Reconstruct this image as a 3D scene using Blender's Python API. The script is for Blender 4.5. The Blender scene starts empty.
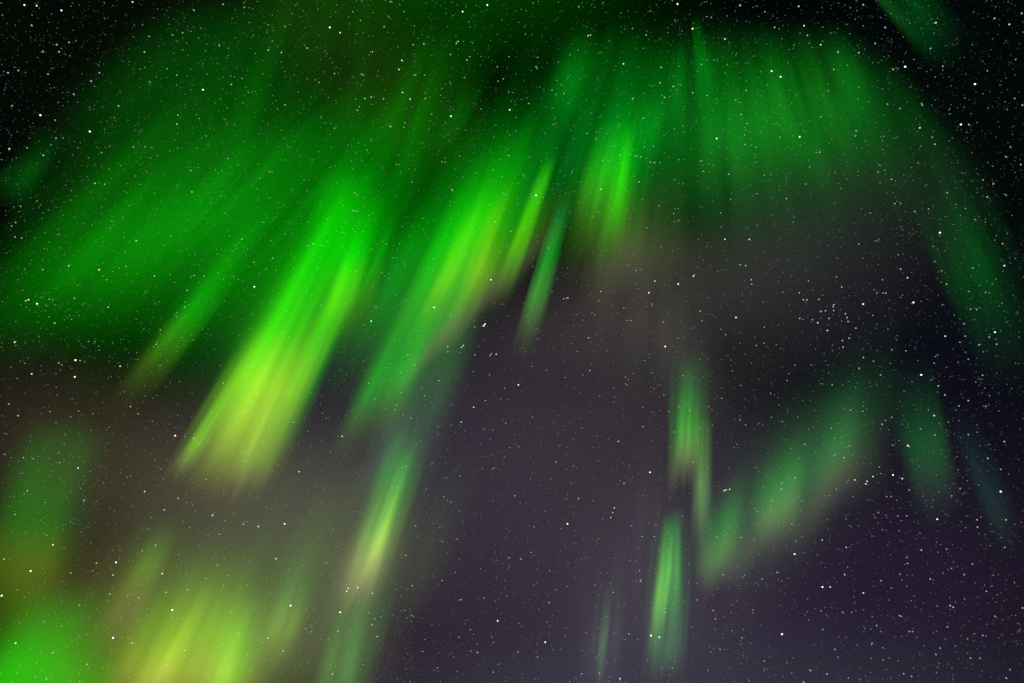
import bpy, bmesh, math, random
from mathutils import Vector, Matrix

random.seed(7)
S = bpy.context.scene
COL = S.collection
W, H = 1024, 683
FPX = 569.0                                  # a 20 mm lens on a full-frame camera, in pixels
PITCH = math.radians(48.0)

# ---------------------------------------------------------------- camera
cam_data = bpy.data.cameras.new("camera")
cam_data.sensor_width = 36.0
cam_data.lens = FPX * 36.0 / W
cam_data.clip_start = 0.1
cam_data.clip_end = 2.0e7
cam = bpy.data.objects.new("camera", cam_data)
cam.location = (0, 0, 1.7)
cam.rotation_euler = (math.pi / 2 + PITCH, 0, 0)
COL.objects.link(cam)
S.camera = cam

# ---------------------------------------------------------------- world: the night sky, sun far below the horizon
world = bpy.data.worlds.new("World")
S.world = world
world.use_nodes = True
wn = world.node_tree
bg = wn.nodes["Background"]
sky = wn.nodes.new("ShaderNodeTexSky")
sky.sky_type = 'NISHITA'
sky.sun_disc = False
sky.sun_elevation = math.radians(-18)
sky.sun_rotation = math.radians(180)
wn.links.new(sky.outputs[0], bg.inputs["Color"])
bg.inputs["Strength"].default_value = 0.05

# ---------------------------------------------------------------- render settings, exposure
S.view_settings.view_transform = 'Standard'
S.view_settings.look = 'None'
S.view_settings.exposure = 0
S.view_settings.gamma = 1
S.view_settings.use_curve_mapping = False
cy = S.cycles
cy.use_denoising = False
cy.use_adaptive_sampling = False
cy.transparent_max_bounces = 256
cy.volume_step_rate = 1.4
cy.volume_max_steps = 64
cy.max_bounces = 4
cy.sample_clamp_direct = 0

# ---------------------------------------------------------------- geometry helpers
ROT = Matrix.Rotation(math.pi / 2 + PITCH, 3, 'X')
EYE = Vector(cam.location)


def ray(px, py):
    return (ROT @ Vector(((px - W / 2) / FPX, (H / 2 - py) / FPX, -1.0))).normalized()


def pix(p):
    q = ROT.transposed() @ (p - EYE)
    return W / 2 - FPX * q.x / q.z, H / 2 + FPX * q.y / q.z


def at_alt(px, py, alt):
    d = ray(px, py)
    return EYE + d * ((alt - EYE.z) / d.z)


VP = (705, -270)
FIELD = ray(*VP)                       # the direction of the Earth's magnetic field lines: all rays run along it


def lin(c):
    return tuple((v / 255 / 12.92) if v <= 10.31 else ((v / 255 + 0.055) / 1.055) ** 2.4 for v in c)


# ---------------------------------------------------------------- aurora glow: one shared node group
def build_group():
    g = bpy.data.node_groups.new("aurora_density", "ShaderNodeTree")
    I = g.interface
    for n in ("AxisX", "AxisY", "AxisZ"):
        I.new_socket(n, in_out='INPUT', socket_type='NodeSocketVector')
    for n in ("EdgePower", "Rise", "Decay", "RayScale", "RayStretch", "RayAmount", "Ragged", "Seed"):
        I.new_socket(n, in_out='INPUT', socket_type='NodeSocketFloat')
    I.new_socket("Density", in_out='OUTPUT', socket_type='NodeSocketFloat')
    I.new_socket("Height", in_out='OUTPUT', socket_type='NodeSocketFloat')
    N, L = g.nodes, g.links
    gi, go = N.new("NodeGroupInput"), N.new("NodeGroupOutput")

    def m(op, a, b=None, c=None, clamp=False):
        n = N.new("ShaderNodeMath")
        n.operation = op
        n.use_clamp = clamp
        for k, v in enumerate((a, b, c)):
            if v is None:
                continue
            if isinstance(v, (int, float)):
                n.inputs[k].default_value = v
            else:
                L.new(v, n.inputs[k])
        return n.outputs[0]

    tc = N.new("ShaderNodeTexCoord")

    def dot(ax):
        n = N.new("ShaderNodeVectorMath")
        n.operation = 'DOT_PRODUCT'
        L.new(tc.outputs["Object"], n.inputs[0])
        L.new(gi.outputs[ax], n.inputs[1])
        return n.outputs["Value"]

    x, y, z = dot("AxisX"), dot("AxisY"), dot("AxisZ")
    r0 = m('ADD', m('MULTIPLY', x, x), m('MULTIPLY', y, y))
    cx = N.new("ShaderNodeCombineXYZ")
    L.new(m('MULTIPLY_ADD', x, gi.outputs["RayScale"], gi.outputs["Seed"]), cx.inputs[0])
    L.new(m('MULTIPLY', y, m('MULTIPLY', gi.outputs["RayScale"], 0.12)), cx.inputs[1])
    L.new(m('MULTIPLY', z, gi.outputs["RayStretch"]), cx.inputs[2])
    nt = N.new("ShaderNodeTexNoise")
    nt.inputs["Scale"].default_value = 1.0
    nt.inputs["Detail"].default_value = 1.0
    nt.inputs["Roughness"].default_value = 0.7
    L.new(cx.outputs[0], nt.inputs["Vector"])
    n01 = m('MULTIPLY_ADD', m('SUBTRACT', nt.outputs[0], 0.5), 2.5, 0.5, clamp=True)
    # the footprint of the sheet is not a clean ellipse: bend it along its length and height
    cw = N.new("ShaderNodeCombineXYZ")
    L.new(m('MULTIPLY_ADD', x, 1.3, m('MULTIPLY', gi.outputs["Seed"], 1.7)), cw.inputs[0])
    L.new(m('MULTIPLY', y, 1.3), cw.inputs[1])
    L.new(m('MULTIPLY', z, 1.6), cw.inputs[2])
    nw = N.new("ShaderNodeTexNoise")
    nw.inputs["Scale"].default_value = 1.0
    nw.inputs["Detail"].default_value = 0.0
    L.new(cw.outputs[0], nw.inputs["Vector"])
    sw = N.new("ShaderNodeSeparateColor")
    L.new(nw.outputs["Color"], sw.inputs[0])
    x = m('MULTIPLY_ADD', m('SUBTRACT', sw.outputs[0], 0.5), 1.1, x)
    y = m('MULTIPLY_ADD', m('SUBTRACT', sw.outputs[1], 0.5), 1.1, y)
    # ragged lower border: each ray starts at its own height
    zz = m('SUBTRACT', z, m('MULTIPLY', gi.outputs["Ragged"], n01))
    zz = m('DIVIDE', zz, m('SUBTRACT', 1.0, m('MULTIPLY', gi.outputs["Ragged"], n01)))
    r2 = m('ADD', m('MULTIPLY', x, x), m('MULTIPLY', y, y))
    win = m('POWER', m('SUBTRACT', 1.0, r2, clamp=True), gi.outputs["EdgePower"])
    win = m('MULTIPLY', win, m('MULTIPLY', m('SUBTRACT', 1.0, r0, clamp=True), 4.0, clamp=True))
    sm = N.new("ShaderNodeMapRange")
    sm.interpolation_type = 'SMOOTHSTEP'
    L.new(zz, sm.inputs["Value"])
    L.new(gi.outputs["Rise"], sm.inputs["From Max"])
    fall = m('POWER', m('SUBTRACT', 1.0, zz, clamp=True), gi.outputs["Decay"])
    rays = m('MULTIPLY_ADD', m('SUBTRACT', n01, 0.5), m('MULTIPLY', gi.outputs["RayAmount"], 2.0), 1.0)
    d = m('MULTIPLY', m('MULTIPLY', win, sm.outputs[0]), m('MULTIPLY', fall, rays))
    L.new(m('MAXIMUM', d, 0.0), go.inputs["Density"])
    L.new(zz, go.inputs["Height"])
    return g


GROUP = build_group()


def smooth(t):
    t = max(0.0, min(1.0, t))
    return t * t * (3 - 2 * t)


def glow_material(name, axes, ramp, p, strength, mask):
    mt = bpy.data.materials.new(name)
    mt.use_nodes = True
    N, L = mt.node_tree.nodes, mt.node_tree.links
    N.clear()
    out = N.new("ShaderNodeOutputMaterial")
    g = N.new("ShaderNodeGroup")
    g.node_tree = GROUP
    for n, a in zip(("AxisX", "AxisY", "AxisZ"), axes):
        g.inputs[n].default_value = a
    for k, v in p.items():
        g.inputs[k].default_value = v
    cr = N.new("ShaderNodeValToRGB")
    el = cr.color_ramp.elements
    while len(el) > 1:
        el.remove(el[-1])
    for k, (pos, c) in enumerate(ramp):
        e = el[0] if k == 0 else el.new(pos)
        e.position = pos
        e.color = (*lin(c), 1)
    L.new(g.outputs["Height"], cr.inputs[0])
    em = N.new("ShaderNodeEmission")
    L.new(cr.outputs[0], em.inputs["Color"])
    mu = N.new("ShaderNodeMath")
    mu.operation = 'MULTIPLY'
    mu.inputs[1].default_value = strength
    L.new(g.outputs["Density"], mu.inputs[0])
    L.new(mu.outputs[0], em.inputs["Strength"])
    L.new(em.outputs[0], out.inputs["Volume"])
    if mask:                                  # added clear surface with token emission, so the hull shows in object masks
        ad, tr, e2 = N.new("ShaderNodeAddShader"), N.new("ShaderNodeBsdfTransparent"), N.new("ShaderNodeEmission")
        e2.inputs["Color"].default_value = (*lin(ramp[-1][1]), 1)
        e2.inputs["Strength"].default_value = 1e-4
        L.new(tr.outputs[0], ad.inputs[0])
        L.new(e2.outputs[0], ad.inputs[1])
        L.new(ad.outputs[0], out.inputs["Surface"])
    mt.cycles.emission_sampling = 'NONE'
    return mt


def dual(X, Y, Z):
    M = Matrix((X, Y, Z)).transposed().inverted()
    return M[0], M[1], M[2]


def hull(X, Y, Z, kind):
    """closed skin of the glow: an elliptic column along the field lines, or an ellipsoid"""
    bm = bmesh.new()
    seg = 28
    rings = [(0.0, 0.9), (0.012, 0.98), (0.04, 1.0), (0.5, 1.0), (0.93, 1.0), (1.0, 0.8)] if kind == 'column' else \
        [(math.cos(math.pi * i / 12), math.sin(math.pi * i / 12)) for i in range(1, 12)]
    if kind != 'column':
        rings = rings[::-1]
    vs = []
    for z, r in rings:
        vs.append([bm.verts.new(X * (r * math.cos(2 * math.pi * k / seg)) + Y * (r * math.sin(2 * math.pi * k / seg)) + Z * z) for k in range(seg)])
    for a, b in zip(vs, vs[1:]):
        for k in range(seg):
            bm.faces.new((a[k], a[(k + 1) % seg], b[(k + 1) % seg], b[k]))
    bm.faces.new(vs[0][::-1])
    bm.faces.new(vs[-1])
    bmesh.ops.recalc_face_normals(bm, faces=bm.faces)
    return bm


def link(name, bm, mat, loc, parent=None):
    me = bpy.data.meshes.new(name)
    bm.to_mesh(me)
    bm.free()
    me.materials.append(mat)
    o = bpy.data.objects.new(name, me)
    COL.objects.link(o)
    o.location = loc if parent is None else loc - parent.location
    if parent is not None:
        o.parent = parent
    return o


def tag(o, label, cat, group=None, kind=None):
    if label:
        o["label"] = label
    if cat:
        o["category"] = cat
    if group:
        o["group"] = group
    if kind:
        o["kind"] = kind
    return o


def aurora(name, base, top, thick, ramp, edge=1.9, rise=0.18, decay=1.6, scale=3.0, stretch=0.5, amount=0.5, ragged=0.12,
           alt=105e3, mask=True, parent=None, gain=1.0):
    """A field-aligned sheet or beam of glow. BASE: where its lower border is seen (two ends), hung at altitude ALT; TOP: how high up along the
    field lines the middle reaches; THICK: half thickness across; RAMP: light at heights 0..1."""
    a, b = at_alt(base[0], base[1], alt), at_alt(base[2], base[3], alt)
    mid = (a + b) / 2
    bx, by = pix(mid)
    lean = isinstance(top, tuple)
    tx, ty = top if lean else (bx + (VP[0] - bx) * (by - top) / (by - VP[1]), top)
    X = (b - a) * 0.57
    best = None
    for k in (range(-30, 31) if lean else (0,)):   # length along the field, and a slight lean along the sheet, that reach TOP
        for i in range(1, 200):
            Zt = FIELD * (alt * 0.028 * i) + X * (k / 15)
            q = pix(mid + Zt)
            e = (q[0] - tx) ** 2 + (q[1] - ty) ** 2 + 4 * abs(k) / 15
            if best is None or e < best[0]:
                best = (e, Zt)
    Z = best[1]
    Y = X.cross(FIELD).normalized() * (thick * (mid - EYE).length / FPX)
    ax = dual(X, Y, Z)
    # brightness: light per metre so that the sight line through the middle sums to the ramp's colour
    peak = 0.0
    for zf in (0.12, 0.2, 0.3, 0.4):
        c = mid + Z * zf
        d = (c - EYE).normalized()
        tot, n = 0.0, 240
        span = 1.2 * (X.length + Y.length + Z.length)
        for i in range(n):
            q = c + d * (span * (2 * (i + .5) / n - 1)) - mid
            x, y, z = q.dot(ax[0]), q.dot(ax[1]), q.dot(ax[2])
            zz = z - ragged * 0.5
            zz /= 1 - ragged * 0.5
            if zz <= 0 or zz >= 1 or x * x + y * y >= 1:
                continue
            tot += (1 - x * x - y * y) ** edge * smooth(zz / rise) * (1 - zz) ** decay * 2 * span / n
        peak = max(peak, tot)
    p = dict(EdgePower=edge, Rise=rise, Decay=decay, RayScale=scale, RayStretch=stretch, RayAmount=amount, Ragged=ragged, Seed=random.Random(str(base)).uniform(3, 90))
    mt = glow_material(name, ax, ramp, p, gain / max(peak, 1.0), mask)
    return link(name, hull(X, Y, Z, 'column'), mt, mid, parent)


def ball(name, c, rx, ry, color, dist=260e3, depth=0.5, power=1.6, mask=False, tilt=0.0):
    """A soft cloud of airglow without ray structure"""
    d = ray(*c)
    mid = EYE + d * dist
    right = d.cross(Vector((0, 0, 1))).normalized()
    up = right.cross(d).normalized()
    ct, st = math.cos(math.radians(tilt)), math.sin(math.radians(tilt))
    X, Z = (right * ct + up * st) * (rx * dist / FPX), (up * ct - right * st) * (ry * dist / FPX)
    Y = d * (min(rx, ry) * dist / FPX * depth)
    ax = dual(X, Y, Z)
    mt = bpy.data.materials.new(name)
    mt.use_nodes = True
    N, L = mt.node_tree.nodes, mt.node_tree.links
    N.clear()
    out, tc, em = N.new("ShaderNodeOutputMaterial"), N.new("ShaderNodeTexCoord"), N.new("ShaderNodeEmission")
    comb = N.new("ShaderNodeCombineXYZ")
    for k, a in enumerate(ax):
        v = N.new("ShaderNodeVectorMath")
        v.operation = 'DOT_PRODUCT'
        v.inputs[1].default_value = a
        L.new(tc.outputs["Object"], v.inputs[0])
        L.new(v.outputs["Value"], comb.inputs[k])
    dd = N.new("ShaderNodeVectorMath")
    dd.operation = 'DOT_PRODUCT'
    L.new(comb.outputs[0], dd.inputs[0])
    L.new(comb.outputs[0], dd.inputs[1])
    s = N.new("ShaderNodeMath")
    s.operation = 'SUBTRACT'
    s.use_clamp = True
    s.inputs[0].default_value = 1
    L.new(dd.outputs["Value"], s.inputs[1])
    pw = N.new("ShaderNodeMath")
    pw.operation = 'POWER'
    pw.inputs[1].default_value = power
    L.new(s.outputs[0], pw.inputs[0])
    tot = sum((1 - t * t) ** power for t in [(i + .5) / 100 * 2 - 1 for i in range(100)]) / 100 * 2 * Y.length
    mu = N.new("ShaderNodeMath")
    mu.operation = 'MULTIPLY'
    mu.inputs[1].default_value = 1 / tot
    L.new(pw.outputs[0], mu.inputs[0])
    L.new(mu.outputs[0], em.inputs["Strength"])
    em.inputs["Color"].default_value = (*lin(color), 1)
    L.new(em.outputs[0], out.inputs["Volume"])
    mt.cycles.emission_sampling = 'NONE'
    return link(name, hull(X, Y, Z, 'ball'), mt, mid)


# ---------------------------------------------------------------- structure: snowy ground under the camera (below the picture)
def build_ground():
    bm = bmesh.new()
    bmesh.ops.create_circle(bm, cap_ends=True, radius=9.0e5, segments=96)
    mt = bpy.data.materials.new("snow")
    mt.use_nodes = True
    N, L = mt.node_tree.nodes, mt.node_tree.links
    pb = N["Principled BSDF"]
    tc, nz, cr, bp = N.new("ShaderNodeTexCoord"), N.new("ShaderNodeTexNoise"), N.new("ShaderNodeValToRGB"), N.new("ShaderNodeBump")
    nz.inputs["Scale"].default_value = 0.15
    nz.inputs["Detail"].default_value = 6
    cr.color_ramp.elements[0].color = (0.62, 0.64, 0.67, 1)
    cr.color_ramp.elements[1].color = (0.80, 0.81, 0.83, 1)
    L.new(tc.outputs["Object"], nz.inputs["Vector"])
    L.new(nz.outputs[0], cr.inputs[0])
    L.new(cr.outputs[0], pb.inputs["Base Color"])
    L.new(nz.outputs[0], bp.inputs["Height"])
    L.new(bp.outputs[0], pb.inputs["Normal"])
    pb.inputs["Roughness"].default_value = 0.7
    tag(link("ground", bm, mt, Vector((0, 0, 0))), "flat snow covered ground under the night sky", "ground", None, "structure")


build_ground()

# ---------------------------------------------------------------- airglow: faint colour of the night air (nobody could count it)
AIR = [  # centre, radii, colour
    ((480, 520), 390, 330, (51, 43, 57)),
    ((620, 430), 270, 250, (28, 28, 22)),
    ((790, 640), 330, 220, (34, 26, 42)),
    ((900, 480), 260, 260, (14, 12, 24)),
    ((640, 740), 420, 110, (36, 43, 47)),
    ((210, 510), 270, 130, (56, 50, 36)),
    ((290, 500), 180, 150, (34, 38, 30)),
    ((60, 430), 170, 80, (24, 20, 15)),
    ((640, 300), 200, 80, (40, 36, 34)),
    ((800, 270), 160, 110, (34, 32, 34)),
    ((370, 70), 170, 80, (15, 9, 1)),
    ((685, 370), 40, 80, (34, 34, 30)),
    ((160, 110), 420, 300, (5, 10, 5)),
    ((930, 160), 320, 340, (3, 8, 9)),
    ((150, 630), 130, 90, (62, 56, 26)),
    ((300, 650), 110, 60, (56, 50, 38)),
]
for c, rx, ry, colr in AIR:
    o = ball("airglow", c, rx, ry, colr, dist=1.6e6 + 4e4 * len(COL.objects), depth=0.06)
    tag(o, "faint grey and purple airglow spread over the dark night sky", "airglow", "soft patches of airglow", "stuff")

# ---------------------------------------------------------------- wide green veils behind the curtains (soft, uncountable)
VEIL = [  # base, top, half thickness, ramp, options
    ((380, 350, 880, 330), 20, 60, [(0, (20, 50, 20)), (0.4, (0, 70, 6)), (1, (0, 62, 2))], dict(scale=5.0, amount=0.5, rise=0.5, decay=1.1, edge=2.2)),
    ((-300, 480, 500, 440), (290, -80), 60, [(0, (8, 62, 2)), (0.4, (0, 70, 0)), (1, (0, 48, 0))], dict(scale=9.0, amount=0.5, rise=0.4, decay=1.0, edge=2.2)),
    ((-60, 280, 860, 260), (500, -200), 70, [(0, (0, 62, 0)), (0.5, (5, 64, 0)), (1, (3, 58, 0))], dict(scale=6.0, amount=0.3, rise=0.5, decay=0.5, edge=1.8)),
    ((-160, 440, 330, 480), 80, 40, [(0, (6, 92, 0)), (0.4, (0, 122, 0)), (1, (0, 78, 0))], dict(scale=9.0, amount=0.65, rise=0.35, decay=1.5)),
    ((-180, 400, 140, 400), (220, 100), 25, [(0, (4, 98, 0)), (1, (0, 92, 0))], dict(scale=7.0, amount=0.7, rise=0.35, decay=1.3)),
    ((10, 310, 175, 325), (280, 125), 18, [(0, (0, 72, 2)), (1, (0, 94, 4))], dict(scale=6.0, amount=0.7, rise=0.5, decay=0.9)),
    ((130, 420, 460, 390), (440, 20), 45, [(0, (0, 80, 0)), (1, (0, 68, 0))], dict(scale=7.0, amount=0.55, rise=0.5, decay=1.1)),
    ((270, 460, 490, 400), (500, 100), 50, [(0, (20, 88, 14)), (0.35, (0, 128, 4)), (1, (0, 70, 0))], dict(scale=6.0, amount=0.4, rise=0.5, decay=1.1)),
    ((360, 340, 700, 310), 20, 40, [(0, (0, 72, 16)), (1, (0, 66, 4))], dict(scale=8.0, amount=0.55, rise=0.4, decay=1.2)),
    ((570, 370, 1060, 320), 30, 25, [(0, (28, 56, 28)), (0.4, (6, 66, 8)), (1, (0, 60, 0))], dict(scale=9.0, amount=0.65, stretch=1.2, rise=0.65, decay=1.0, edge=1.7)),
    ((300, 470, 440, 400), (450, 190), 30, [(0, (40, 80, 20)), (0.3, (0, 118, 6)), (1, (0, 80, 0))], dict(scale=4.0, amount=0.35, rise=0.5, decay=1.1)),
    ((330, 560, 440, 520), (480, 220), 30, [(0, (36, 50, 34)), (0.5, (18, 84, 22)), (1, (0, 60, 5))], dict(scale=3.0, amount=0.3, rise=0.5, decay=1.0)),
    ((520, 760, 790, 740), 400, 30, [(0, (34, 38, 38)), (0.5, (30, 32, 32)), (1, (20, 20, 22))], dict(scale=6.0, amount=0.6, rise=0.3, decay=0.9)),
    ((540, 480, 740, 460), 230, 40, [(0, (26, 26, 26)), (0.5, (34, 34, 30)), (1, (18, 20, 16))], dict(scale=4.0, amount=0.5, rise=0.6, decay=0.9)),
    ((690, 660, 890, 540), (805, 370), 30, [(0, (30, 28, 30)), (0.4, (22, 54, 26)), (1, (0, 28, 8))], dict(scale=2.0, amount=0.2, rise=0.4, decay=1.3)),
    ((-120, 800, 370, 800), 440, 50, [(0, (72, 100, 16)), (0.5, (58, 90, 12)), (1, (30, 60, 10))], dict(scale=6.0, amount=0.45, rise=0.3, decay=1.0, edge=1.2)),
]
for base, top, th, ramp, kw in VEIL:
    o = aurora("aurora_veil", base, top, th, ramp, mask=False, alt=330e3, **kw)
    tag(o, "wide soft green aurora veil glowing behind the brighter curtains", "aurora veil", "green aurora veils", "stuff")

# ---------------------------------------------------------------- the aurora curtains and rays one can point at
def curtain(name, label, cat, group, *args, parts=(), **kw):
    o = tag(aurora(name, *args, **kw), label, cat, group)
    for pn, plabel, pargs, pkw in parts:
        c = aurora(pn, *pargs, parent=o, **pkw)
        if plabel:
            c["label"] = plabel
    return o


GC, GR, GP = "bright green aurora curtains", "narrow aurora rays", "soft green aurora patches"
TAN = [(0, (84, 66, 54)), (1, (50, 62, 24))]
PINK = (112, 88, 66)

curtain("aurora_curtain", "largest and brightest aurora curtain, yellow green with a yellow lower half", "aurora", GC,
        (116, 516, 258, 534), (368, 165), 30,
        [(0, (70, 60, 30)), (0.12, (50, 140, 5)), (0.35, (35, 192, 0)), (0.6, (15, 205, 0)), (1, (0, 165, 0))],
        scale=5.0, amount=0.36, rise=0.3, decay=1.0, ragged=0.08, edge=1.5,
        parts=[("lower_fringe", "yellow core of the curtain", ((142, 514, 252, 532), (330, 255), 26, [(0, (120, 90, 50)), (0.15, (140, 165, 35)), (0.4, (158, 190, 32)), (0.62, (60, 110, 0)), (1, (5, 50, 0))]), dict(scale=4.0, amount=0.32, rise=0.3, decay=1.0, edge=1.3, ragged=0.06)),
               ("ray", "yellow prong at the foot of the curtain", ((142, 496, 176, 502), (268, 325), 11, [(0, PINK), (0.2, (100, 160, 10)), (1, (40, 150, 0))]), dict(scale=3.0, amount=0.4, rise=0.25, decay=1.3)),
               ("ray", "pale yellow prong at the foot of the curtain", ((204, 514, 256, 520), (322, 315), 15, [(0, PINK), (0.2, (105, 145, 30)), (1, (90, 130, 0))]), dict(scale=3.0, amount=0.4, rise=0.25, decay=1.0)),
               ("ray", None, ((262, 410, 350, 396), (352, 175), 16, [(0, (0, 90, 0)), (0.3, (75, 145, 0)), (0.55, (0, 140, 0)), (1, (0, 120, 0))]), dict(scale=4.0, rise=0.5, decay=1.1)),
               ("ray", None, ((278, 330, 392, 312), (356, 168), 20, [(0, (0, 90, 0)), (1, (0, 120, 0))]), dict(scale=1.5, amount=0.3, rise=0.6, decay=0.9)),
               ("ray", None, ((340, 318, 356, 316), (396, 222), 6, [(0, (0, 110, 0)), (1, (0, 100, 0))]), dict(scale=1.0, amount=0.2, rise=0.6, decay=1.2))])

curtain("aurora_curtain", "green aurora curtain with a sharp slanting lower edge against the dark purple gap", "aurora", GC,
        (362, 412, 524, 322), (512, 125), 20,
        [(0, (60, 75, 30)), (0.2, (50, 120, 8)), (0.4, (20, 175, 0)), (1, (0, 130, 0))],
        scale=7.0, amount=0.5, rise=0.3, decay=1.2, edge=1.1,
        parts=[("ray", "thin yellow green ray", ((392, 362, 428, 350), (492, 175), 11, [(0, (60, 60, 20)), (0.3, (90, 130, 8)), (1, (30, 140, 0))]), dict(scale=3.0, rise=0.35, decay=1.3)),
               ("ray", "yellow green ray in the middle", ((432, 348, 470, 333), (512, 178), 11, [(0, (60, 60, 20)), (0.3, (100, 120, 10)), (1, (30, 130, 0))]), dict(scale=3.0, rise=0.4, decay=1.1)),
               ("ray", "thin bright green ray at the edge", ((470, 345, 502, 318), (549, 158), 11, [(0, (50, 80, 20)), (0.35, (80, 180, 0)), (1, (10, 180, 0))]), dict(scale=2.0, rise=0.5, decay=0.9)),
               ("lower_fringe", "brownish lower edge", ((366, 432, 562, 255), (505, 205), 5, [(0, (84, 64, 62)), (0.18, (78, 72, 46)), (0.35, (62, 120, 14)), (0.6, (20, 130, 0)), (1, (0, 90, 0))]), dict(scale=5.0, rise=0.22, decay=1.4, amount=0.35, ragged=0.08, edge=1.0))])

curtain("aurora_curtain", "dimmer green curtain hanging between the brightest curtain and the dark purple gap", "aurora", GC,
        (298, 500, 398, 462), (436, 275), 10,
        [(0, (80, 72, 45)), (0.2, (55, 115, 22)), (0.4, (0, 158, 2)), (1, (0, 115, 0))], scale=6.0, amount=0.45, rise=0.4, decay=1.0,
        parts=[("lower_fringe", "dull grey green lower end", ((322, 560, 420, 525), (432, 360), 14, [(0, (56, 56, 46)), (0.5, (40, 72, 48)), (1, (0, 60, 15))]), dict(scale=4.0, rise=0.5, decay=1.0, amount=0.3))])

curtain("aurora_ray", "slanting aurora ray, green on top with a yellow and pink foot", "aurora", GR,
        (310, 632, 364, 638), (414, 432), 16,
        [(0, (110, 85, 66)), (0.2, (130, 130, 62)), (0.4, (95, 175, 35)), (0.7, (0, 170, 15)), (1, (0, 100, 10))],
        scale=2.5, amount=0.3, rise=0.35, decay=0.7,
        parts=[("foot", "wide dim pink foot", ((295, 640, 370, 645), (400, 470), 20, [(0, (80, 64, 55)), (0.6, (64, 62, 45)), (1, (30, 40, 25))]), dict(scale=2.0, amount=0.2, rise=0.45, decay=1.0)),
               ("ray", None, ((338, 624, 362, 626), (408, 450), 7, [(0, (90, 80, 60)), (0.35, (110, 130, 40)), (1, (20, 130, 10))]), dict(scale=1.5, amount=0.2, rise=0.45, decay=0.9))])

curtain("aurora_ray", "narrow blue green ray just beside the sharp edged curtain, pointing down", "aurora", GR,
        (500, 382, 528, 380), (568, 195), 12,
        [(0, (72, 76, 58)), (0.3, (60, 140, 40)), (0.55, (10, 150, 32)), (1, (0, 100, 44))], scale=4.0, amount=0.5, rise=0.4, decay=0.8)

curtain("aurora_curtain", "short bright green curtain under the middle of the upper glow", "aurora", GC,
        (528, 330, 640, 322), 95, 24,
        [(0, (64, 60, 38)), (0.25, (60, 105, 20)), (0.5, (0, 140, 0)), (1, (0, 120, 0))], scale=4.5, amount=0.5, rise=0.6, decay=1.1,
        parts=[("ray", "brightest beam of the curtain", ((582, 295, 614, 295), 120, 11, [(0, (70, 90, 20)), (0.3, (40, 150, 0)), (1, (0, 150, 0))]), dict(scale=2.0, rise=0.6, decay=1.0, amount=0.35)),
               ("ray", None, ((564, 235, 600, 235), 115, 14, [(0, (50, 70, 10)), (1, (0, 120, 0))]), dict(scale=2.0, rise=0.5, decay=1.0, amount=0.35)),
               ("brown_edge", "dull brownish lower edge", ((550, 350, 705, 300), 170, 16, [(0, (60, 50, 42)), (0.5, (48, 62, 28)), (1, (20, 50, 10))]), dict(scale=4.0, rise=0.5, decay=1.2, amount=0.3))])

curtain("aurora_patch", "small round green aurora patch high above the short bright curtain", "aurora", GP,
        (510, 150, 572, 148), 30, 26, [(0, (0, 80, 10)), (1, (0, 80, 5))], scale=2.5, amount=0.3, rise=0.6, decay=1.0)

curtain("aurora_ray", "faint upright green ray at the left end of the upper soft patches", "aurora", GR,
        (660, 150, 684, 150), 40, 9, [(0, (0, 65, 8)), (1, (0, 62, 5))], scale=1.8, amount=0.3, rise=0.6, decay=0.9)
curtain("aurora_ray", "faint green ray beside the bright white star at the top", "aurora", GR,
        (694, 130, 722, 130), (697, 20), 9, [(0, (0, 65, 8)), (1, (0, 75, 5))], scale=3.0, amount=0.45, rise=0.6, decay=0.8)
curtain("aurora_patch", "small round green glow just right of the short bright curtain, above its brown edge", "aurora", GP,
        (628, 165, 668, 163), 95, 14, [(0, (0, 50, 8)), (1, (0, 72, 5))], scale=1.6, amount=0.4, rise=0.6, decay=1.0)
curtain("aurora_patch", "dim slanting green smear above the sharp edged curtain, beside a white star", "aurora", GP,
        (415, 170, 455, 165), (475, 85), 10, [(0, (0, 45, 5)), (1, (0, 66, 5))], scale=2.0, amount=0.5, rise=0.5, decay=1.0)
curtain("aurora_patch", "rounded green patch just below the two faint upper rays", "aurora", GP,
        (690, 215, 765, 212), 90, 22, [(0, (10, 40, 10)), (0.5, (0, 62, 6)), (1, (0, 50, 5))], scale=2.5, amount=0.35, rise=0.6, decay=0.9)
curtain("aurora_patch", "broad dull green patch with folded rays in the upper sky", "aurora", GP,
        (690, 290, 965, 262), 40, 9, [(0, (14, 45, 12)), (0.4, (6, 60, 3)), (1, (0, 52, 2))], scale=6.5, amount=0.75, stretch=1.6, ragged=0.3, rise=0.6, decay=1.2, edge=1.8,
        parts=[("fold", None, ((752, 200, 792, 196), 60, 12, [(0, (0, 45, 5)), (1, (0, 62, 4))]), dict(scale=2.0, amount=0.5, rise=0.6, decay=1.0)),
               ("fold", None, ((790, 215, 850, 205), 90, 12, [(0, (0, 45, 8)), (1, (0, 62, 4))]), dict(scale=3.0, amount=0.6, rise=0.6, decay=1.2)),
               ("fold", None, ((842, 190, 878, 180), (838, 85), 12, [(0, (0, 40, 8)), (1, (0, 58, 4))]), dict(scale=2.0, amount=0.5, rise=0.6, decay=1.0))])
curtain("aurora_ray", "curved dim green fold on the far side of the broad dull patch", "aurora", GR,
        (855, 175, 915, 158), (832, 25), 9, [(0, (0, 40, 6)), (1, (0, 50, 6))], scale=2.0, amount=0.4, rise=0.6, decay=0.9, edge=2.8)
curtain("aurora_ray", "dim green streak slanting down from the top edge toward the black corner", "aurora", GR,
        (952, 92, 972, 76), (850, -30), 7, [(0, (0, 50, 10)), (1, (12, 66, 16))], scale=1.5, amount=0.3, rise=0.6, decay=0.6)
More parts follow.
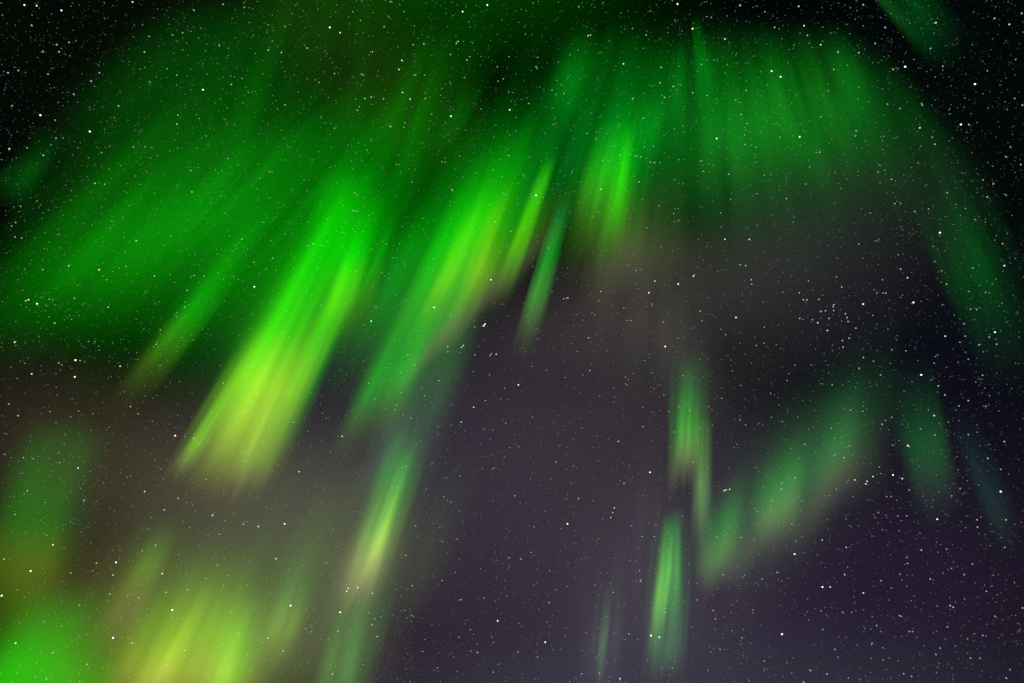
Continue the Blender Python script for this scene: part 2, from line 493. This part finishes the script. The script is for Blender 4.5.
curtain("aurora_patch", "small dim green patch at the top edge near the black corner", "aurora", GP,
        (935, 95, 998, 65), (890, -40), 18, [(0, (0, 40, 8)), (1, (0, 62, 6))], scale=2.5, amount=0.4, rise=0.6, decay=0.8)
curtain("aurora_patch", "dark green slanting patch low against the edge of the frame, apart from the rest", "aurora", GP,
        (1000, 440, 1105, 405), (925, 150), 9, [(0, (0, 45, 8)), (0.4, (0, 66, 8)), (1, (0, 32, 12))], scale=3.0, amount=0.5, rise=0.55, decay=1.2, edge=2.2)
curtain("aurora_patch", "small green patch cut by the frame edge, high and apart in the dark sky", "aurora", GP,
        (-40, 215, 20, 220), (60, 130), 14, [(0, (0, 60, 4)), (1, (0, 60, 4))], scale=2.0, amount=0.4, rise=0.6, decay=0.9)

curtain("aurora_ray", "short flame shaped green ray alone in the purple sky, with a thin tail below", "aurora", GR,
        (660, 514, 708, 506), (690, 348), 13,
        [(0, (90, 72, 62)), (0.22, (100, 140, 60)), (0.42, (65, 180, 40)), (0.65, (10, 155, 30)), (1, (0, 70, 15))], scale=3.5, amount=0.4, rise=0.35, decay=1.0,
        parts=[("tail", None, ((688, 580, 712, 576), (704, 415), 8, [(0, (46, 56, 44)), (0.5, (75, 120, 55)), (1, (40, 120, 30))]), dict(scale=1.5, amount=0.2, rise=0.6, decay=0.8))])
curtain("aurora_ray", "pair of upright green beams below the flame shaped ray", "aurora", GR,
        (634, 700, 686, 700), (675, 505), 14,
        [(0, (45, 70, 45)), (0.4, (40, 95, 45)), (1, (20, 95, 35))], scale=4.0, amount=0.5, rise=0.2, decay=0.8,
        parts=[("beam", None, ((638, 690, 658, 690), (670, 515), 8, [(0, (50, 90, 45)), (0.4, (85, 150, 45)), (1, (20, 130, 30))]), dict(scale=2.0, amount=0.3, rise=0.55, decay=0.9)),
               ("beam", None, ((657, 650, 680, 650), (674, 512), 9, [(0, (50, 90, 40)), (0.5, (50, 130, 40)), (1, (10, 120, 30))]), dict(scale=2.0, amount=0.3, rise=0.6, decay=0.9))])
curtain("aurora_ray", "very faint grey green ray standing left of the pair of beams", "aurora", GR,
        (568, 725, 632, 725), (612, 540), 12, [(0, (44, 48, 46)), (1, (34, 40, 34))], scale=4.0, amount=0.6, rise=0.4, decay=0.9,
        parts=[("streak", None, ((591, 705, 604, 705), (608, 575), 5, [(0, (45, 62, 45)), (0.5, (48, 86, 48)), (1, (25, 45, 28))]), dict(scale=1.0, amount=0.2, rise=0.5, decay=0.8))])
curtain("aurora_curtain", "soft green arc rising from a brighter end beside the flame shaped ray", "aurora", GC,
        (696, 632, 906, 512), (800, 370), 5,
        [(0, (58, 46, 46)), (0.2, (66, 72, 48)), (0.4, (36, 98, 38)), (0.7, (14, 66, 26)), (1, (0, 40, 12))], scale=2.5, amount=0.3, rise=0.3, decay=1.3, edge=1.2,
        parts=[("bright_end", None, ((690, 615, 752, 596), (728, 472), 6, [(0, (80, 62, 58)), (0.3, (70, 118, 46)), (0.6, (15, 130, 34)), (1, (0, 70, 20))]), dict(scale=1.0, amount=0.2, rise=0.45, decay=1.3, edge=1.8)),
               ("ray", None, ((738, 582, 806, 548), (786, 436), 5, [(0, (56, 50, 38)), (0.35, (60, 100, 36)), (0.6, (20, 100, 25)), (1, (0, 55, 12))]), dict(scale=1.2, amount=0.2, rise=0.5, decay=1.2, edge=1.8)),
               ("glow", None, ((775, 565, 890, 505), (840, 378), 6, [(0, (56, 48, 44)), (0.5, (26, 68, 30)), (1, (8, 46, 16))]), dict(scale=1.5, amount=0.2, rise=0.5, decay=0.9, edge=1.8))])
curtain("aurora_patch", "dim grey green patch between the soft arc and the dark edge", "aurora", GP,
        (914, 560, 982, 536), (905, 360), 18, [(0, (38, 34, 34)), (0.25, (28, 56, 32)), (0.5, (12, 84, 28)), (1, (0, 40, 12))], scale=2.5, amount=0.3, rise=0.4, decay=1.2)
curtain("aurora_ray", "barely visible teal streak low at the dark edge", "aurora", GR,
        (1000, 590, 1040, 570), (950, 400), 10, [(0, (18, 42, 28)), (0.5, (8, 36, 30)), (1, (0, 18, 24))], scale=2.0, amount=0.3, rise=0.35, decay=1.0)

curtain("aurora_curtain", "bright green glow filling the bottom corner", "aurora", GC,
        (-150, 790, 80, 800), (60, 575), 46, [(0, (20, 180, 5)), (0.5, (0, 195, 5)), (1, (0, 130, 10))], scale=2.0, amount=0.2, rise=0.5, decay=1.2, edge=1.8)
curtain("aurora_curtain", "olive green curtain just above the bright bottom corner", "aurora", GC,
        (-80, 680, 50, 680), (60, 410), 40, [(0, (75, 66, 10)), (0.3, (84, 112, 5)), (0.5, (10, 105, 4)), (1, (0, 100, 6))], scale=3.0, amount=0.3, rise=0.45, decay=0.7)
curtain("aurora_ray", "dull olive streak between the corner glow and the yellow green curtain at the bottom", "aurora", GR,
        (72, 680, 122, 680), (165, 510), 18, [(0, (72, 58, 40)), (0.35, (78, 72, 38)), (0.6, (66, 112, 12)), (1, (20, 50, 5))], scale=3.0, amount=0.4, rise=0.4, decay=0.8)
curtain("aurora_curtain", "yellow green curtain with tan foot rising from the bottom edge", "aurora", GC,
        (68, 745, 255, 755), (245, 530), 38,
        [(0, (165, 130, 85)), (0.22, (150, 160, 55)), (0.45, (110, 175, 5)), (0.7, (60, 120, 5)), (1, (30, 80, 10))], scale=4.0, amount=0.35, rise=0.3, decay=1.2, edge=1.4,
        parts=[("ray", None, ((100, 735, 150, 738), (215, 560), 14, [(0, (120, 100, 60)), (0.4, (100, 120, 20)), (1, (60, 90, 5))]), dict(scale=3.0, amount=0.4, rise=0.4, decay=1.0)),
               ("ray", None, ((175, 740, 230, 742), (260, 590), 16, [(0, (80, 100, 20)), (0.4, (50, 140, 5)), (1, (20, 90, 5))]), dict(scale=3.0, amount=0.4, rise=0.4, decay=1.0))])
curtain("aurora_ray", "short olive ray next to the yellow green curtain at the bottom", "aurora", GR,
        (222, 705, 278, 705), (312, 540), 16, [(0, (80, 72, 45)), (0.35, (85, 118, 30)), (0.65, (25, 88, 34)), (1, (10, 60, 25))], scale=3.0, amount=0.4, rise=0.5, decay=0.9)
curtain("aurora_ray", "dull green ray under the pink footed slanting ray", "aurora", GR,
        (290, 765, 365, 765), (370, 555), 16, [(0, (85, 110, 45)), (0.4, (50, 115, 42)), (0.7, (25, 82, 40)), (1, (10, 60, 34))], scale=3.0, amount=0.3, rise=0.35, decay=0.9, edge=1.6)
curtain("aurora_ray", "medium green streak with a pinkish foot far left below the wide veil", "aurora", GR,
        (72, 432, 122, 440), (275, 200), 13, [(0, (74, 58, 36)), (0.2, (55, 95, 12)), (0.4, (10, 135, 8)), (1, (0, 90, 0))], scale=3.0, amount=0.4, rise=0.3, decay=1.2)
curtain("aurora_ray", "thin straight green streak inside the wide veil", "aurora", GR,
        (150, 258, 161, 262), (240, 178), 4, [(0, (0, 55, 0)), (1, (0, 65, 0))], scale=1.0, amount=0.2, rise=0.5, decay=0.9)
# ---------------------------------------------------------------- stars
# seen positions, roughly brightest first in each patch of sky (x offset, y offset, scale, positions)
TILES = [
    (0, 0, 2.996, "269,394 121,345 608,269 184,31 73,15 110,17 397,6 28,446 130,465 433,156 177,155 170,134 355,317 24,218 55,211 144,222 221,282 273,243 298,218 547,98 530,371 597,355 314,552 572,511 47,667 111,602 35,677 168,414 81,443 732,22 668,13 447,109 517,105 529,255 304,457 530,225 501,206 285,549 62,618 36,317 165,360 128,155 207,127 95,76 575,575 682,475 693,253 725,235 657,135 580,30 533,345 400,440 455,443 434,440 449,245"),
    (256, 0, 2.996, "584,348 760,329 221,82 693,15 619,35 252,98 437,181 428,208 439,277 462,297 345,291 326,295 153,144 76,157 37,150 349,155 471,134 503,131 606,124 600,130 583,163 723,200 725,243 758,170 757,276 741,236 478,225 382,296 333,450 421,493 610,468 567,486 557,485 526,342 235,384 40,516 48,514 300,632 291,631 717,664 711,509 757,466 586,567 589,571 500,654 296,577 467,546 501,427 87,314 313,61 397,49 384,80 443,35 315,222 320,224 404,380 401,378 189,247 298,297 310,320 303,330 446,368 442,382 624,233 505,225 558,265 403,5 290,35 235,220 87,79 748,582 640,170 632,180 507,295 674,326"),
    (512, 0, 2.996, "541,86 496,12 613,415 72,585 683,16 334,191 638,117 267,567 228,107 235,105 447,202 443,248 361,296 457,292 483,259 541,278 584,286 702,270 687,343 704,370 394,354 424,438 568,193 120,270 156,280 50,310 132,283 12,352 564,483 568,482 224,400 252,416 180,515 33,523 648,522 651,521 272,480 325,465 374,468 367,468 386,470 415,486 427,487 443,487 500,478 486,664 500,660 625,638 734,580 731,441 698,433 697,405 583,50 488,61 597,52 361,85 402,105 77,172 72,200 75,205 100,400 512,378 485,640 498,625 756,525 758,35 670,300 297,629 258,635 404,682 440,617 655,597 627,680 574,513 381,545 397,440 200,20 40,102"),
    (768, 0, 2.996, "578,373 411,200 620,252 11,213 95,410 38,230 455,383o 108,77 158,134 503,68 723,73o 92,19 118,106 210,156 272,158 285,14 351,82 679,55 760,40 524,198 375,208 602,373 492,411 500,432 395,325 358,312 739,295 742,178 762,315 657,212 35,411o 218,565 481,626o 440,634 307,638 370,537 380,610 644,539 757,493 714,585 537,577 714,470 726,440 675,551 125,500 201,518 55,595 113,551 145,457 155,456 262,407 264,392 181,272 158,350 592,625 620,658 657,590 450,488 78,135 197,208 487,145 321,130 462,315 350,510 460,310 20,82 330,515 335,495 347,408"),
    (0, 228, 2.996, "226,396 525,622 762,176 111,227 224,446 44,342 95,437 360,414 297,125 85,215 77,218 324,237 164,285 206,113 408,38 725,33 391,535 414,557 128,125 45,27 65,30 223,210 553,237 480,305 611,145 561,187 582,142 148,213 176,673 14,678 176,404 54,562 668,465 235,548 468,348 463,144 147,266 378,115 320,155 760,102 265,340 185,410 240,397 580,630 150,550 26,527"),
    (256, 228, 2.996, "682,293 686,288 704,155 345,279 533,238 258,624 652,537 615,581 621,352 617,357 720,378 705,377 701,382 548,457 574,355 575,371 656,380 614,358 687,517 505,502 475,411 435,493 434,433 112,582 172,47 50,90 360,235 300,130 390,48 715,45 763,10 655,297 682,602 710,605 733,512 748,585 545,595 745,480 667,355 465,570 416,545 388,540 440,560 422,530 337,465 357,513 497,480 455,380 760,658 585,530 700,440 650,430"),
    (512, 228, 2.996, "459,355 19,470 410,194 498,168 671,268 711,34 638,34 428,159 546,141 543,145 564,249 700,113 717,155 718,168 229,329 233,427 155,212 168,209 164,210 266,190 418,228 371,127 388,125 340,447 340,467 363,436 345,470 397,397 307,507 498,331 453,282 77,333 513,443 499,535 533,546 20,655 320,638 316,640 392,595 420,434 487,611 626,303 640,320 756,297 660,428 685,472 628,510 196,370 59,414 110,60 248,260 356,277 345,277 61,567 160,448 210,600 263,503 570,278 335,240 240,255 260,218 455,500 600,590 590,535 700,590 683,575 755,345 732,352 684,110 752,590 470,550 120,190 305,480"),
    (768, 228, 2.996, "515,14 459,440 436,223 285,228 680,312 419,652 498,562 708,113 531,324 418,149 149,284 178,307 95,271 197,247 183,271 133,275 397,123 510,473 337,440 286,388 316,399 685,348 663,327 607,243 625,244 591,324 643,441 703,47 614,120 632,350 600,393 600,619 653,534 708,640 457,602 540,582 424,655 374,651 284,549 371,567 352,576 342,588 197,230 195,236 158,250 172,248 232,257 237,268 240,280 263,300 221,177 121,158 243,330 223,337 225,357 44,192 94,194 106,215 117,215 272,48 371,365 205,147 152,214 244,652 198,682 248,545 43,580 10,567 110,648 190,600 200,630 63,436 57,457 81,411 130,410 192,470 273,421 163,467 8,495 413,368 500,100 520,128 535,168 523,230 502,385 498,405 508,380 530,500 572,533 600,517 602,190 588,287 575,342 652,193 500,620 495,55 390,80 326,195 345,195 353,195 343,155 314,262"),
    (0, 456, 3.008, "340,547 5,420 518,463 349,320 92,346 47,563 488,354 159,267 235,36 435,107 397,563 340,358 536,127 494,162 253,133 640,176 638,180 732,205 45,176 82,105 213,352 468,268 428,285 417,427 654,328 239,449 564,402 384,420 573,615 500,628 262,627 158,592 330,415 100,8 70,5 180,20 140,238 12,310 290,322 620,368 695,468 718,535 620,70 570,215 660,235 500,410 140,670 555,585"),
    (256, 456, 3.008, "104,450 253,470 727,496 86,204 60,309 7,212 129,47 277,398 273,407 306,396 350,413 36,548 82,587 230,656 246,527 349,507 365,543 450,299 761,306 666,591 686,427 613,433 617,432 561,257 586,139 571,67 613,60 611,545 710,545 646,587 645,523 474,482 467,480 447,465 502,588 714,37 424,95 565,123 512,100 440,35 450,30 612,165 530,20 545,637 553,215 605,250 455,487 470,390 600,350 560,375 480,210 714,650 755,420 750,375 150,520 338,472 357,490"),
    (512, 456, 3.008, "418,540 167,204 415,49 100,560 443,545 325,670 638,104 655,100 644,102 303,170 308,156 297,185 337,82 8,120 133,18 200,128 386,377 384,345 388,372 352,535 77,605 18,590 112,441 692,547 759,617 724,463 626,582 482,637 263,652 210,655 635,357 616,243 433,207 428,243 133,402 113,345 58,290 28,310 66,213 25,310 360,210 391,242 476,125 545,18 740,168 605,465 557,433 460,470 305,410 752,370 690,245 612,490 105,500 185,30"),
    (768, 456, 3.008, "42,536 700,107 164,394 376,57 80,295 287,412 509,190 404,68 316,62 294,84 298,76 261,72 187,394 231,357 461,283 235,275 163,253 629,192o 630,214 712,275 716,192 548,450 557,455 540,514 646,540 590,357 591,430 488,370 395,480 400,482 327,510 291,519 425,528 435,528 370,122 357,122 425,102 332,170 395,225 371,397 340,375 518,578 505,597 609,608 638,608 728,643 717,668 766,457 682,482 600,550 127,645 178,656 210,605 346,613 432,663 408,655 313,563 201,582 160,466 225,470 252,470 397,355 537,280 578,98 700,40 661,7 206,100 229,5 335,33 235,190 72,205 82,65 12,135 40,100 28,350 417,180 390,180 418,305 420,323 657,407 242,668 165,522 107,680 615,325 552,338 345,577 552,120"),
]
FAR = 3.0e6                                   # the stars lie far behind every curtain

star_rows = []                                # (brightness, x, y, orange?)
for ox, oy, sc, txt in TILES:
    pts = txt.split()
    for k, t in enumerate(pts):
        orange = t.endswith("o")
        a, b = t.rstrip("o").split(",")
        right = ox >= 768
        q = 1.0 / (1.0 + (1.0 if k < 2 else 1.35) * k / 9.0) * (1.12 if right else 1.0) * random.uniform(0.9, 1.1)
        if (ox, oy) == (768, 228) and 80 < float(a) < 270 and 170 < float(b) < 370:
            q = max(q, 0.34)                  # the tight little cluster
        star_rows.append((q, ox + float(a) / sc, oy + float(b) / sc, orange))
star_rows.sort(key=lambda r: -r[0])


def star_material(name, color, strength, attr=False):
    mt = bpy.data.materials.new(name)
    mt.use_nodes = True
    N, L = mt.node_tree.nodes, mt.node_tree.links
    N.clear()
    out, em = N.new("ShaderNodeOutputMaterial"), N.new("ShaderNodeEmission")
    if attr:
        at = N.new("ShaderNodeAttribute")
        at.attribute_name = "star_light"
        L.new(at.outputs["Color"], em.inputs["Color"])
    else:
        em.inputs["Color"].default_value = (*color, 1)
    em.inputs["Strength"].default_value = strength
    L.new(em.outputs[0], out.inputs["Surface"])
    mt.cycles.emission_sampling = 'NONE'
    return mt


TINT = {"white": (1.0, 0.98, 0.96), "blue": (0.80, 0.90, 1.0), "warm": (1.0, 0.80, 0.55)}
LEVELS = [1.8, 1.1, 0.7, 0.5]
STAR_MAT = {(t, k): star_material("star_" + t, TINT[t], LEVELS[k]) for t in TINT for k in range(4)}


def star_mesh():
    bm = bmesh.new()
    bmesh.ops.create_icosphere(bm, subdivisions=2, radius=1.0)
    me = bpy.data.meshes.new("star")
    bm.to_mesh(me)
    bm.free()
    me.materials.append(STAR_MAT["white", 0])
    return me


STAR_ME = star_mesh()
NAMED = {  # label for the stars one can single out: nearest seen position
    (485, 325): "brighter star of a close pair just below the sharp edged curtain",
    (518, 385): "solitary bright white star in the dark purple gap below the blue green ray",
    (782, 634): "brightest white star of the lower dark purple sky, alone",
    (113, 638): "bright white star just above the yellow green curtain at the bottom",
    (961, 124): "brightest white star in the black upper corner",
    (693, 29): "bright white star at the upper tip of the faint green ray",
    (678, 4): "bright white star touching the top edge of the frame",
    (90, 131): "bright bluish white star in the dark sky left of the wide green veil",
    (717, 139): "brightest star inside the dull green upper glow",
    (451, 116): "bright white star above the sharp edged green curtain",
    (1001, 492): "bright star beside the teal streak at the dark edge",
    (651, 635): "bright white star inside the pair of upright green beams",
    (920, 128): "orange star near the black upper corner",
    (665, 346): "lone white star just above the flame shaped green ray",
    (491, 280): "bright white star on the slanting lower edge of the sharp edged curtain",
}


def make_star(k, q, x, y, orange):
    o = bpy.data.objects.new("star", STAR_ME)
    COL.objects.link(o)
    o.location = EYE + ray(x, y) * FAR
    rpx = (0.42 + 0.26 * q) * (1.0 - 0.15 * min(1.0, math.hypot(x - W / 2, y - H / 2) / 600) ** 2)
    o.scale = (rpx * FAR / FPX,) * 3
    tint = "warm" if orange else random.choices(("white", "blue", "warm"), (0.66, 0.24, 0.10))[0]
    lev = 0 if q > 0.62 else 1 if q > 0.42 else 2 if q > 0.27 else 3
    o.material_slots[0].link = 'OBJECT'
    o.material_slots[0].material = STAR_MAT[tint, lev]
    label = next((v for (nx, ny), v in NAMED.items() if (nx - x) ** 2 + (ny - y) ** 2 < 9 and v not in used), None)
    if label:
        used.add(label)
    tag(o, label or "small sharp pinprick star standing out from the dust of fainter stars", "star", "brighter stars of the night sky")


used = set()
for k, r in enumerate(star_rows[:300]):
    make_star(k, *r)


def faint_stars():
    """all the fainter stars: far too many to count, one object of small eight-sided grains of light"""
    V, F, C = [], [], []

    def grain(x, y, rpx, c):
        p, d = EYE + ray(x, y) * FAR, rpx * FAR / FPX
        n = len(V)
        for a in ((1, 0, 0), (-1, 0, 0), (0, 1, 0), (0, -1, 0), (0, 0, 1), (0, 0, -1)):
            V.append(p + Vector(a) * d)
            C.append((*c, 1))
        for f in ((0, 2, 4), (2, 1, 4), (1, 3, 4), (3, 0, 4), (2, 0, 5), (1, 2, 5), (3, 1, 5), (0, 3, 5)):
            F.append(tuple(n + i for i in f))

    def colour(b):
        t = random.random()
        base = (1.0, 0.97, 0.95) if t < 0.6 else (0.80, 0.90, 1.0) if t < 0.85 else (1.0, 0.82, 0.62)
        return tuple(b * v for v in base)

    for q, x, y, orange in star_rows[300:]:
        grain(x, y, random.uniform(0.5, 0.68), colour(random.uniform(0.3, 0.6)))
    for i in range(25000):
        x, y = random.uniform(-60, W + 60), random.uniform(-60, H + 60)
        b = 0.05 + 0.42 * random.random() ** 5.5
        b *= 1.0 - 0.4 * min(1.0, math.hypot(x - W / 2, y - H / 2 - 40) / 620) ** 2   # lens vignetting painted into the grains: dimmer away from the middle
        grain(x, y, random.uniform(0.32, 0.5), colour(b))
    me = bpy.data.meshes.new("faint_stars")
    me.from_pydata(V, [], F)
    at = me.color_attributes.new("star_light", 'FLOAT_COLOR', 'POINT')
    at.data.foreach_set("color", [v for c in C for v in c])
    me.materials.append(star_material("faint_star_light", None, 1.0, attr=True))
    o = bpy.data.objects.new("faint_stars", me)
    COL.objects.link(o)
    tag(o, "dust of thousands of faint stars all over the night sky", "faint stars", None, "stuff")


faint_stars()
